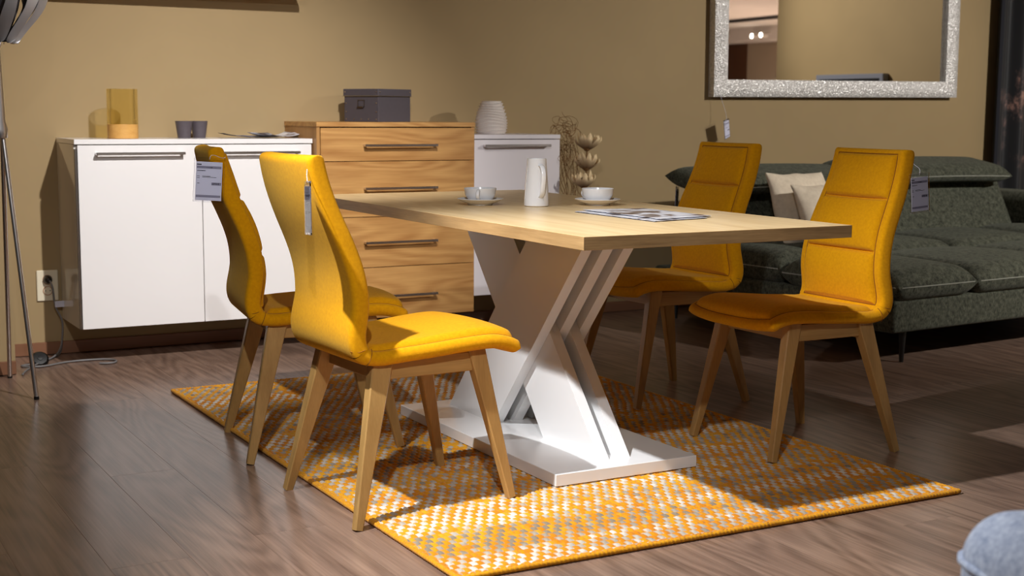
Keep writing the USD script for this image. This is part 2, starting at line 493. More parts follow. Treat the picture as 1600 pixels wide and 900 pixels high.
room("trim_1", box(LX, RX, WY - 0.014, WY, 0.002, 0.056, 0.002), M["baseboard"], label="brown wooden baseboard along the back wall")
room("trim_2", box(-6, LX + 0.0, LY - 0.014, LY, 0.002, 0.056, 0.002), M["baseboard"], label="brown wooden baseboard on the jutting wall")

fl = thing("floor", "greyish brown oak plank floor", None, kind="structure")
fl_base = put("subfloor", fl, box(-6, 30, -26, WY + 0.1, -0.05, -0.0006), M["floor"])


def in_view(pts, margin=60):
    cy, sy, cp, sp = math.cos(YAW), math.sin(YAW), math.cos(PITCH), math.sin(PITCH)
    fw = np.array([sy * cp, cy * cp, -sp])
    rt = np.array([cy, -sy, 0.0])
    up = np.cross(rt, fw)
    d = np.asarray(pts, float) - [0, 0, CAM_H]
    z = d @ fw
    x, y = 800 + F_PX * (d @ rt) / z, 450 - F_PX * (d @ up) / z
    return ((z > 0.3) & (x > -margin) & (x < 1600 + margin) & (y > -margin) & (y < 900 + margin)).any()


rng = np.random.default_rng(5)
PW, PL = 0.19, 1.8
for i in range(-4, 44):
    x0 = 0.125 + i * PW
    y0 = -1.0 + (i * 0.46 % 1.0) * PL + (rng.random() - 0.5) * 0.25
    while y0 < WY:
        y1 = min(y0 + PL, WY - 0.001)
        g = np.stack(np.meshgrid([x0, x0 + PW], np.linspace(y0, y1, 8), [0.0]), -1).reshape(-1, 3)
        if y1 - y0 > 0.06 and in_view(g, 40):
            put("plank", fl, box(x0 + 0.0002, x0 + PW - 0.0002, y0 + 0.0001, y1 - 0.0001, -0.006, 0, 0.0004), M["floor"])
        y0 += PL

# ------------------------------------------------------------------ rug
RX0, RX1, RY0, RY1 = 1.372, 2.958, 2.712, 5.112


def build_rug():
    t = thing("rug", "mustard and grey woven wool rug under the dining table", "rug")
    cw, kl = 0.0165, 0.029
    nx, ny = int((RX1 - RX0) / cw * 6), int((RY1 - RY0) / kl * 6)
    xs, ys = np.linspace(RX0, RX1, nx), np.linspace(RY0, RY1, ny)
    X, Y = np.meshgrid(xs, ys, indexing="ij")
    W = np.stack([X * 9, Y * 9, np.zeros_like(X)], -1)
    xw = X + 0.004 * (meshkit.noise(W, 1) - 0.5)
    yw = Y + 0.012 * (meshkit.noise(W * [1, 0.7, 1], 2) - 0.5)
    ci = np.floor((xw - RX0) / cw).astype(int)
    jit = np.random.default_rng(3).random(ci.max() + 5) * 0.009
    yy = (yw - RY0 + jit[np.clip(ci, 0, None)]) / kl + 0.5 * (ci % 2) * 0
    WS = 0.45       # share of a pale knot in each pair of knots
    pair, fp = np.floor((yy + (ci % 2)) / 2), ((yy + (ci % 2)) / 2) % 1.0
    pale = fp < WS
    ki = (2 * pair + ~pale).astype(int)
    fx, fy = ((xw - RX0) / cw) % 1.0, np.where(pale, fp / WS, (fp - WS) / (1 - WS))
    white = pale
    H = 0.0062 * np.sqrt(np.maximum(0, 1 - (2 * fx - 1) ** 2)) * np.maximum(0, 1 - np.abs(2 * fy - 1) ** 3.0)
    H += 0.0015 * (meshkit.noise(np.stack([X * 260, Y * 260, X * 0], -1), 4) - 0.5)
    h = lambda a, b, s: meshkit.noise(np.stack([a * 7.31, b * 3.77, a * 0 + s], -1), s)
    kn = h(ci, ki, 11)
    band = meshkit.fbm(np.stack([Y * 11, X * 1.3, Y * 0], -1), 3, 21)
    band2 = meshkit.fbm(np.stack([Y * 6, X * 0.9, Y * 0], -1), 3, 31)
    tone = np.clip(0.55 + 1.9 * (band - 0.5) + 0.8 * (kn - 0.5), 0, 1)[..., None]
    cream, grey = np.array(lin(220, 213, 202)), np.array(lin(138, 126, 108))
    orange, yellow, rust = np.array(lin(216, 144, 14)), np.array(lin(222, 158, 26)), np.array(lin(206, 128, 12))
    wcol = grey * (1 - tone) + cream * tone
    o = np.clip(0.5 + 1.6 * (band2 - 0.5) + 1.2 * (h(ci, ki, 13) - 0.5), 0, 1)[..., None]
    ocol = np.where(o > 0.5, orange + (yellow - orange) * (2 * o - 1), rust + (orange - rust) * 2 * o)
    keep = (h(ci, ki, 17) < 0.16)[..., None] & white[..., None]
    col = np.where(white[..., None] & ~keep, wcol, ocol)
    rim = np.minimum(np.minimum(X - RX0, RX1 - X), np.minimum(Y - RY0, RY1 - Y))
    col = np.where((rim < 0.011)[..., None], ocol, col)
    Z = 0.0085 + H
    V = np.stack([X, Y, Z], -1).reshape(-1, 3)
    i, j = np.meshgrid(np.arange(nx - 1), np.arange(ny - 1), indexing="ij")
    a = (i * ny + j).ravel()
    q = np.stack([a, a + ny, a + ny + 1, a + 1], 1)
    p = put("knotted_pile", t, (V, q), M["rug"], True, kind="stuff")
    set_color(p, col.reshape(-1, 3))
    put("backing", t, box(RX0, RX1, RY0, RY1, 0.0008, 0.009), M["rug_edge"])
    # rolled edge, one overcast loop after another
    loop = []
    pts = []
    for (a0, b0), (a1, b1) in (((RX0, RY0), (RX1, RY0)), ((RX1, RY0), (RX1, RY1)), ((RX1, RY1), (RX0, RY1)), ((RX0, RY1), (RX0, RY0))):
        n = int(math.hypot(a1 - a0, b1 - b0) / 0.004)
        s = np.arange(n) / n
        pts.append(np.stack([a0 + (a1 - a0) * s, b0 + (b1 - b0) * s, np.full(n, 0.0085)], 1))
    pts = np.vstack(pts)
    wob = np.arange(len(pts))
    r = 0.0062 + 0.0012 * np.sin(wob * 2 * PI / 3.0) + 0.0012 * (np.random.default_rng(8).random(len(pts)) - 0.5)
    put("binding", t, tube(np.vstack([pts, pts[:1]]), np.r_[r, r[:1]], 7), M["rug_edge"], True, label="rolled mustard yarn edge")


build_rug()

# ------------------------------------------------------------------ dining table
TX, TY = 2.2, 3.745
TABLE_Z, TT = 0.765, 0.034


def build_table():
    t = thing("dining_table", "oak topped dining table on a white crossed pedestal", "table", (TX, TY, 0.0))
    W, L = 0.858, 1.83
    e = 0.0015
    put("tabletop", t, box(-W / 2 + e, W / 2 - e, -L / 2 + e, L / 2 - e, TABLE_Z - TT, TABLE_Z, 0.001), M["oak_v"])
    for s in (-1, 1):
        put("edge_band", t, box(-W / 2, W / 2, s * L / 2, s * (L / 2 - e * 1.2), TABLE_Z - TT + 0.0004, TABLE_Z - 0.0004, 0.0005), M["oak_edge"], label="brown grained edge band of the short end")
        put("edge_band", t, box(s * W / 2, s * (W / 2 - e * 1.2), -L / 2, L / 2, TABLE_Z - TT + 0.0004, TABLE_Z - 0.0004, 0.0005), M["oak_edge_y"])
    z0, z1, zt = 0.0148, 0.0495, TABLE_Z - TT
    cy = 3.785 - TY
    put("base_plate", t, box(-0.245, 0.245, cy - 0.528, cy + 0.528, z0, z1, 0.0015), M["table_white"], label="white rectangular foot plate")
    yt, yb, w, hz = -0.455, 0.13, 0.325, zt - z1
    for k in range(5):
        x0 = -0.0905 + k * 0.0365
        s = 1 if k % 2 == 0 else -1
        pts = []
        for x in (x0, x0 + 0.036):
            for y, z in ((yt, zt), (yt + w, zt), (yb, z1), (yb + w, z1)):
                pts.append((x, cy + s * y, z))
        c = 0.0008
        m = hull(pts)
        put("pedestal_panel", t, m, M["table_white"])
    put("mounting_plate", t, box(-0.2, 0.2, -0.6, 0.6, zt - 0.004, zt - 0.0002), M["black_metal"])
    return t


build_table()

# ------------------------------------------------------------------ chairs
from scipy.interpolate import PchipInterpolator, CubicSpline

BT = 0.025          # half thickness of the back shell
# middle line of the shell from the top of the back down, round the corner and along the seat: x forward, z up
LINE = np.array([(-0.076, 0.952), (-0.059, 0.870), (-0.030, 0.79), (-0.009, 0.742), (0.010, 0.695), (0.024, 0.648), (0.031, 0.60), (0.031, 0.55), (0.027, 0.505), (0.031, 0.470), (0.049, 0.444), (0.082, 0.433),
                 (0.14, 0.435), (0.22, 0.440), (0.30, 0.446), (0.38, 0.451), (0.44, 0.450), (0.486, 0.438), (0.522, 0.416)])
HALF = np.array([0.165, 0.170, 0.176, 0.180, 0.183, 0.187, 0.191, 0.194, 0.197, 0.199, 0.200, 0.201, 0.203, 0.206, 0.209, 0.212, 0.214, 0.214, 0.212])
SS = np.r_[0, np.cumsum(np.linalg.norm(np.diff(LINE, axis=0), axis=1))]
LINE_F, HALF_F = CubicSpline(SS, LINE), PchipInterpolator(SS, HALF)
S_MIT = SS[10] - 0.012       # where the two shells meet
s_at_z = lambda z: float(np.interp(-z, -LINE[:10, 1], SS[:10]))
s_at_x = lambda x: float(np.interp(x, LINE[10:, 0], SS[10:]))


def shell(s0, s1, inset, lift, wfun=None):
    """Part of the chair's shell between two places along its middle line; u runs along the line, v across."""
    def fc(u, v):
        s = s0 + (s1 - s0) * (u + 1) / 2
        s = s - 0.020 * np.abs(v) ** 3 * np.clip((s - SS[-1] + 0.12) / 0.12, 0, 1)      # the front edge bows forward in the middle
        P, T = LINE_F(s), LINE_F(s, 1)
        T = T / np.linalg.norm(T, axis=-1, keepdims=True)
        Nn = np.stack([-T[..., 1], T[..., 0]], -1)      # forward on the back, up on the seat
        w = HALF_F(s) - inset
        y = v * w
        onback = np.clip((S_MIT - s) / 0.12, 0, 1)
        bow = 0.012 * (y / 0.18) ** 2 * onback - 0.008 * (1 - (y / 0.2) ** 2) * np.clip((s - S_MIT) / 0.1, 0, 1) * np.clip((SS[-1] - s) / 0.25, 0, 1)
        Q = P + Nn * (lift + bow)[..., None] if np.ndim(lift + bow) else P + Nn * (lift + bow)
        return np.stack([Q[..., 0], y, Q[..., 1]], -1)
    return fc


def outline(fc, n=36):
    u, e = np.linspace(-1, 1, n), np.linspace(-1, 1, 10)
    return np.vstack([fc(u, np.full(n, -1.0)), fc(np.ones(10), e)[1:-1], fc(u[::-1], np.ones(n)), fc(-np.ones(10), e[::-1])[1:-1], fc(u[:1], np.full(1, -1.0))])


def build_chair(label, loc, rz):
    t = thing("dining_chair", label, "chair", loc, rz, "mustard dining chairs around the table")
    # backrest: shell with a soft border, three padded panels, seams between
    b = put("backrest", t, cushion(shell(0.0, S_MIT, 0, 0), 70, 24, BT, BT, ru=0.09, rv=0.12, rq=3.2, open_u=(False, True)), M["mustard"], True)
    cuts = [s_at_z(z) for z in (0.934, 0.784, 0.627, 0.475)]
    cuts[3] = S_MIT + 0.004
    for k in range(3):
        put("back_panel", b, cushion(shell(cuts[k] + 0.0008, cuts[k + 1] - 0.0008, 0.031, BT - 0.006), 30, 26, lambda u, v: 0.017 + 0.015 * (1 - u ** 2) ** 0.8 * (1 - v ** 4), 0.006, ru=0.16, rv=0.09), M["mustard"], True)
    put("seam", b, tube(outline(shell(cuts[0], cuts[3], 0.031, BT + 0.0004)), 0.0016, 5), M["seam"], label="dark seam around the back panels")
    # seat: border shell, raised cushion and the seam between
    sa, sb = s_at_x(0.072), s_at_x(0.506)
    s = put("seat", t, cushion(shell(S_MIT, SS[-1], 0, 0), 60, 24, lambda u, v: 0.019 + 0.006 * np.clip(-u * 6 - 5, 0, 1), lambda u, v: 0.019 + 0.006 * np.clip(-u * 6 - 5, 0, 1), ru=0.075, rv=0.09, open_u=(True, False)), M["mustard"], True)
    put("seat_cushion", s, cushion(shell(sa, sb, 0.026, 0.011), 40, 30, lambda u, v: 0.024 + 0.010 * np.clip(u + 0.3, 0, 1) * (1 - v ** 2), 0.006, ru=0.12, rv=0.14), M["mustard"], True)
    put("seam", s, tube(outline(shell(sa, sb, 0.0255, 0.0185)), 0.0016, 5), M["seam"], label="dark seam around the seat cushion")
    # seams where seat and back shells meet at the side
    for sy in (-1, 1):
        for ds0, ds1 in ((-0.016, 0.004), (0.026, 0.004)):
            th = np.linspace(-1.2, 1.2, 14)
            ss = S_MIT + ds0 + (ds1 - ds0) * (th + 1.2) / 2.4 if ds0 < 0 else S_MIT + ds0
            ss = np.broadcast_to(ss, th.shape)
            P, T = LINE_F(ss), LINE_F(ss, 1)
            T = T / np.linalg.norm(T, axis=-1, keepdims=True)
            Nn = np.stack([-T[:, 1], T[:, 0]], -1)
            rho = 0.02
            y = HALF_F(ss) - rho + rho * np.cos(th) + 0.0004
            Q = P + Nn * (BT * np.sin(th))[:, None]
            put("seam", b, tube(np.stack([Q[:, 0], sy * y, Q[:, 1]], 1), 0.0011, 5), M["seam"])
    # oak frame
    for sy in (-1, 1):
        put("leg", t, bar((0.008, sy * 0.226, 0.001), (0.108, sy * 0.160, 0.418), 0.023, 0.058, 0.025, 0.037), M["leg"])
        put("leg", t, bar((0.485, sy * 0.2, 0.0145), (0.39, sy * 0.160, 0.432), 0.023, 0.050, 0.025, 0.036), M["leg"])
        put("side_rail", t, box(0.12, 0.38, sy * 0.160 - 0.011, sy * 0.160 + 0.011, 0.372, 0.424, 0.002), M["leg_x"])
    put("cross_rail", t, box(0.105, 0.128, -0.16, 0.16, 0.366, 0.414, 0.002), M["leg_y"])
    put("cross_rail", t, box(0.37, 0.393, -0.155, 0.155, 0.374, 0.428, 0.002), M["leg_y"])
    return t


M["leg_x"] = wood("chair_oak_rail", lin(200, 160, 98), lin(140, 102, 54), 0, 2.0, 0.4, 3.0, 0.8)
M["leg_y"] = wood("chair_oak_cross", lin(200, 160, 98), lin(140, 102, 54), 1, 2.0, 0.4, 3.0, 0.8)
RUGZ = 0.0
CH = [((1.300, 3.405, 0), math.radians(3), "mustard chair nearest the camera, left of the table, tag seen edge-on behind its back"),
      ((1.318, 4.172, 0), math.radians(-9), "mustard chair left of the table beside the white sideboard, with a price tag facing out"),
      ((3.165, 3.392, 0), math.radians(180), "mustard chair at the table's near right end, price tag on its right shoulder"),
      ((3.225, 4.222, 0), math.radians(181), "mustard chair at the table's far right side, in front of the sofa's cream pillows")]
ch0 = build_chair(CH[0][2], CH[0][0], CH[0][1])
for loc, rz, lab in CH[1:]:
    copy_of(ch0, lab, loc, rz)


# ------------------------------------------------------------------ price tags
def build_tag(name_label, origin, normal_deg, tilt=0.0, hang=0.05, w=0.088, h=0.132, lean=0.0, string_to=None):
    """A clear pouch with a printed card, hanging by a thread; local x is across the card, y out of its face, z up; origin is the top middle of the pouch."""
    m = trimesh.transformations.translation_matrix(origin) @ rot(math.radians(normal_deg), (0, 0, 1)) @ rot(tilt, (0, 1, 0)) @ rot(lean, (1, 0, 0))
    t = thing("price_tag", name_label, "price tag", m=m, group=None)
    put("pouch", t, box(-w / 2, w / 2, -0.0014, 0.0014, -h, 0, 0.0006), M["pouch"], label="clear plastic sleeve")
    cw, chh = w * 0.86, h * 0.86
    z1 = -h * 0.1
    c = put("card", t, box(-cw / 2, cw / 2, -0.0006, 0.0006, z1 - chh, z1), M["paper"], label="white printed price card")
    for sd in (1, -1):
        y0 = 0.0007 * sd
        bits = lambda *a: [box(x0 * cw, x1 * cw, y0, y0 + 0.00012 * sd, z1 - b * chh, z1 - a_ * chh) for x0, x1, a_, b in a]
        put("print_band", c, cat_(bits((-0.48, 0.46, 0.11, 0.175), (-0.48, 0.46, 0.86, 0.92))), M["ink"], label="grey printed bands")
        put("print_line", c, cat_(bits((-0.48, -0.3, 0.06, 0.085), (-0.12, 0.12, 0.135, 0.155), (-0.46, -0.14, 0.225, 0.24), (-0.46, -0.36, 0.37, 0.38), (-0.26, 0.05, 0.365, 0.375), (-0.26, 0.28, 0.39, 0.4), (-0.46, -0.36, 0.41, 0.42), (-0.44, -0.36, 0.55, 0.565))), M["ink_dark"], label="fine printed lines")
        put("price_field", c, cat_(bits((0.1, 0.47, 0.53, 0.6))), M["ink"], label="grey price field")
        tm = meshkit.text_mesh("270 €", chh * 0.045, 0.00012, True)
        tm.apply_transform(rot(PI / 2, (1, 0, 0)))
        if sd > 0:
            tm.apply_transform(rot(PI, (0, 0, 1)))
            tm.apply_translation((-0.13 * cw, y0 + 0.0003, z1 - 0.585 * chh))
        else:
            tm.apply_translation((0.13 * cw, y0 - 0.0002, z1 - 0.585 * chh))
        put("price_text", c, tm, M["ink_dark"], label="printed price")
    inv = np.linalg.inv(m)
    end = (inv @ np.r_[string_to, 1.0])[:3] if string_to is not None else np.array([0, 0, hang])
    mid = end * 0.5 + np.array([0.006, 0, 0])
    put("thread", t, tube(spline([(0, 0, -0.006), (0.003, 0, 0.005), mid, end], 14), 0.0008, 5), M["paper"], label="thin white thread")
    return t


build_tag("price tag seen edge-on, hanging from the back of the nearest left chair", (1.203, 3.200, 0.893), 79, 0.06, w=0.088, h=0.132, string_to=(1.222, 3.250, 0.925))
build_tag("price tag facing out, hanging from the left chair beside the white sideboard", (1.197, 3.985, 0.925), -10, 0.06, string_to=(1.250, 4.005, 0.925))
build_tag("price tag hanging from the right shoulder of the near right chair", (3.222, 3.178, 0.882), -6, -0.09, w=0.075, h=0.124, string_to=(3.245, 3.235, 0.92))
build_tag("small price tag hanging on a thread below the mirror", (4.70, 6.07, 1.03), 27, -0.22, w=0.07, h=0.105, string_to=(4.68, 6.1, 1.165))
build_tag("price tag seen almost edge-on at the sofa's left end", (4.045, 5.60, 0.70), 42, 0.16, w=0.07, h=0.12, string_to=(4.10, 5.60, 0.735))


# ------------------------------------------------------------------ cabinets
def bow_handle(t, x0, x1, y, z, m=None):
    """A flat chrome bar standing off the front on two feet."""
    h = cat_([box(x0, x1, y - 0.034, y - 0.024, z - 0.0055, z + 0.0055, 0.0015),
              box(x0 + 0.002, x0 + 0.014, y - 0.026, y + 0.001, z - 0.005, z + 0.005, 0.001),
              box(x1 - 0.014, x1 - 0.002, y - 0.026, y + 0.001, z - 0.005, z + 0.005, 0.001)])
    return put("handle", t, h, m or M["chrome"], label="chrome bar handle")


def build_sideboard():
    t = thing("sideboard", "low white gloss wall cabinet with two doors and chrome handles", "sideboard")
    x0, x1, y0, z0, z1 = 1.181, 2.206, 5.80, 0.156, 0.939
    put("body", t, box(x0, x1, y0 + 0.02, WY - 0.002, z0, z1 - 0.021, 0.001), M["white_side"], label="glossy white body")
    put("top", t, box(x0 - 0.001, x1 + 0.001, y0, WY - 0.001, z1 - 0.0205, z1, 0.001), M["white"])
    xm = 1.707
    for a, b, h0, h1 in ((x0 + 0.012, xm - 0.0015, 1.261, 1.63), (xm + 0.0015, x1 - 0.004, 1.765, 2.14)):
        d = put("door", t, box(a, b, y0 + 0.001, y0 + 0.0195, z0 - 0.001, z1 - 0.0245, 0.001), M["white"])
        bow_handle(d, h0, h1, y0 + 0.001, 0.88)
    put("edge_strip", t, box(x0, x0 + 0.010, y0 + 0.003, y0 + 0.0195, z0, z1 - 0.04, 0.001), M["steel"], label="thin metal strip at the left front edge")


def build_dresser():
    t = thing("chest_of_drawers", "oak chest of four drawers standing between the white cabinets", "chest of drawers")
    x0, x1, y0, z0, z1 = 2.209, 2.990, 5.753, 0.122, 1.012
    put("side_panel", t, box(x0, x0 + 0.016, y0 + 0.003, WY - 0.002, z0, z1 - 0.021, 0.001), M["dresser_side"])
    put("side_panel", t, box(x1 - 0.016, x1, y0 + 0.003, WY - 0.002, z0, z1 - 0.021, 0.001), M["dresser_side"])
    put("body", t, box(x0 + 0.0165, x1 - 0.0165, y0 + 0.022, WY - 0.002, z0 + 0.001, z1 - 0.0215), M["dark_gap"])
    put("top", t, box(x0 - 0.002, x1 + 0.002, y0 - 0.002, WY - 0.001, z1 - 0.0205, z1, 0.001), M["dresser"])
    zs = (z0, 0.357, 0.587, 0.838, z1 - 0.024)
    for k, hz in zip(range(4), (0.226, 0.472, 0.716, 0.909)):
        d = put("drawer", t, box(x0 + 0.018, x1 - 0.001, y0, y0 + 0.0215, zs[k] + 0.0015, zs[k + 1] - 0.0015, 0.001), M["dresser"])
        bow_handle(d, 2.427, 2.787, y0, hz)


def build_unit():
    t = thing("wall_cabinet", "narrow white wall cabinet with one chrome handle, right of the oak drawers", "cabinet")
    x0, x1, y0, z0, z1 = 2.9945, 3.461, 5.765, 0.196, 0.955
    put("body", t, box(x0, x1, y0 + 0.02, WY - 0.002, z0, z1 - 0.021, 0.001), M["white_unit"])
    put("top", t, box(x0, x1 + 0.002, y0 - 0.001, WY - 0.001, z1 - 0.0195, z1, 0.001), M["white_unit"])
    d = put("door", t, box(x0 + 0.001, x1, y0, y0 + 0.0195, z0, z1 - 0.0235, 0.001), M["white_unit"])
    bow_handle(d, 3.038, 3.395, y0, 0.904)


build_sideboard()
build_dresser()
build_unit()


# ------------------------------------------------------------------ things on the cabinets
def build_lantern():
    t = thing("candle_lantern", "amber glass hurricane lantern on a round wooden base", "lantern", (1.414, 5.95, 0.939))
    put("base", t, lathe([(0, 0.0), (0.061, 0.0), (0.0635, 0.002), (0.0635, 0.058), (0.062, 0.06), (0, 0.06)], 56), M["bamboo"], 40, label="light wooden drum base")
    put("glass", t, lathe([(0.0635, 0.0605), (0.0645, 0.0605), (0.0645, 0.208), (0.0615, 0.208), (0.0615, 0.0605), (0.0635, 0.0605)], 64), M["amber"], 40, label="amber tinted glass cylinder")


def build_cups():
    prof_ = [(0, 0.001), (0.026, 0.0), (0.0275, 0.002), (0.0375, 0.073), (0.0362, 0.074), (0.035, 0.073), (0.025, 0.006), (0, 0.005)]
    spots = [((1.690, 6.00), "left"), ((1.766, 6.03), "right")]
    first = None
    for (x, y), side in spots:
        lab = f"{side} one of the two dark grey tumblers on the sideboard"
        if first is None:
            first = thing("tumbler", lab, "cup", (x, y, 0.939), 0, "dark tumblers on the sideboard")
            put("body", first, lathe(prof_, 40), M["cup_grey"], 40)
        else:
            copy_of(first, lab, (x, y, 0.939), 0.6)


def build_brochures():
    specs = [(2.05, 6.02, 0.939, 0.25, 0.000, "lowest open brochure with curled ends on the sideboard"),
             (2.00, 6.05, 0.9415, -0.1, 0.006, "dark brochure lying on top of the curled one on the sideboard"),
             (2.10, 5.97, 0.9425, 0.55, 0.010, "brochure with a raised corner at the sideboard's right end")]
    mats = ["ink", "ink_dark", "print"]
    for k, (x, y, z, rz, lift, lab) in enumerate(specs):
        t = thing("brochure", lab, "brochure", (x, y, z), rz, None)
        w, d = 0.13, 0.06
        fc = lambda u, v, l=lift, k=k: np.stack([u * w, v * d, 0.003 + (l + 0.008) * np.abs(u) ** 2.5 * (1 if k != 1 else (u < 0)) + 0.002 * v * v], -1)
        put("sheet", t, cushion(fc, 16, 8, 0.0012, 0.0012, 20, 20), M[mats[k]], True)


def build_box():
    c, r = (2.600, 5.985, 1.0125), math.radians(22 + 45)
    t = thing("storage_box", "dark grey lidded document box with metal rivets on the oak drawers", "box", c, -r + PI / 2 + 0.03)
    a, b, h = 0.112, 0.105, 0.118
    put("body", t, box(-a, a, -b, b, 0, h, 0.001), M["boxboard"])
    lid = put("lid", t, box(-a - 0.004, a + 0.004, -b - 0.004, b + 0.004, h - 0.001, h + 0.032, 0.002), M["boxboard"])
    put("lid_rim", lid, cat_([box(-a - 0.005, a + 0.005, s * (b + 0.0035), s * (b + 0.005), h - 0.002, h + 0.001) for s in (-1, 1)] + [box(s * (a + 0.0035), s * (a + 0.005), -b - 0.005, b + 0.005, h - 0.002, h + 0.001) for s in (-1, 1)]), M["steel"], label="thin metal rim of the lid")

    def rivet(parent, p, ax):
        d = trimesh.creation.icosphere(1, 0.003)
        d.apply_translation(p)
        put("rivet", parent, d, M["brass"], True)
    for s in (-1, 1):
        for y in (-b + 0.008, b - 0.008):
            rivet(lid, (s * (a + 0.004), y, h + 0.018), 0)
        for x in (-a + 0.008, a - 0.008):
            rivet(lid, (x, s * (b + 0.004), h + 0.018), 0)
    body = stage.GetPrimAtPath(t.GetPath().AppendChild("body"))
    for y in (-b + 0.012, b - 0.012):
        for z in (0.012, 0.045, 0.085):
            rivet(body, (-a, y, z), 0)
    for y in (-0.045, 0.0, 0.045):
        rivet(body, (-a, y, 0.012), 0)
    # label holder with a pull
    lh = cat_([box(-a - 0.002, -a, -0.021, 0.021, 0.068, 0.071), box(-a - 0.002, -a, -0.021, 0.021, 0.097, 0.100), box(-a - 0.002, -a, -0.021, -0.018, 0.068, 0.1), box(-a - 0.002, -a, 0.018, 0.021, 0.068, 0.1),
               box(-a - 0.010, -a, -0.02, 0.02, 0.064, 0.070, 0.002)])
    put("label_holder", t, lh, M["boxmetal"], label="small metal label holder")


M["brass"] = plain("brass", lin(170, 150, 120), 0.35, 1.0)
M["boxmetal"] = plain("dark_metal", lin(110, 102, 100), 0.35, 1.0)


def build_ridged_vase():
    t = thing("ridged_vase", "white ceramic vase with wavy ridges on the narrow white cabinet", "vase", (3.183, 5.95, 0.9555))
    n, nz = 96, 110
    th = np.arange(n) / n * 2 * PI
    zz = np.linspace(0, 0.158, nz)
    from scipy.interpolate import PchipInterpolator
    R = PchipInterpolator([0, 0.01, 0.05, 0.09, 0.13, 0.158], [0.070, 0.0735, 0.0765, 0.0715, 0.060, 0.050])
    V = []
    for z in zz:
        ph = z / 0.0145 + 0.9 * np.sin(th * 1 + 0.6) * np.exp(-((z - 0.085) / 0.06) ** 2) + 0.25 * np.sin(2 * th + z * 40)
        saw = (ph % 1.0)
        r = R(z) + 0.011 * (saw ** 1.3) - 0.007
        V.append(np.stack([r * np.cos(th), r * np.sin(th), np.full(n, z)], 1))
    for rr, z in ((0.045, 0.157), (0.06, 0.09), (0.06, 0.01), (0.0, 0.008)):
        V.append(np.stack([rr * np.cos(th), rr * np.sin(th), np.full(n, z)], 1))
    V = np.vstack([np.stack([0 * th, 0 * th, 0 * th], 1)] + V)
    k = len(V) // n
    Fs = []
    j = np.arange(n)
    for i in range(k - 1):
        a0, a1 = i * n + j, i * n + (j + 1) % n
        Fs += [np.stack([a0, a1, a0 + n], 1), np.stack([a1, a1 + n, a0 + n], 1)]
    tm = trimesh.Trimesh(V, np.vstack(Fs), process=False)
    tm.merge_vertices()
    tm.update_faces(tm.nondegenerate_faces())
    put("body", t, tm, M["ceramic"], 50)


build_lantern()
build_cups()
build_brochures()
build_box()
build_ridged_vase()


# wall shelf above the sideboard (its underside shades the wall at the top of the view)
def build_shelf():
    t = thing("wall_shelf", "wall shelf above the white sideboard, shading the wall beneath it", "shelf")
    put("board", t, box(1.2, 2.26, WY - 0.185, WY - 0.001, 1.585, 1.61, 0.002), M["white_unit"])
    for x in (1.4, 2.05):
        put("bracket", t, box(x, x + 0.02, WY - 0.13, WY - 0.001, 1.6105, 1.70), M["steel"])


build_shelf()


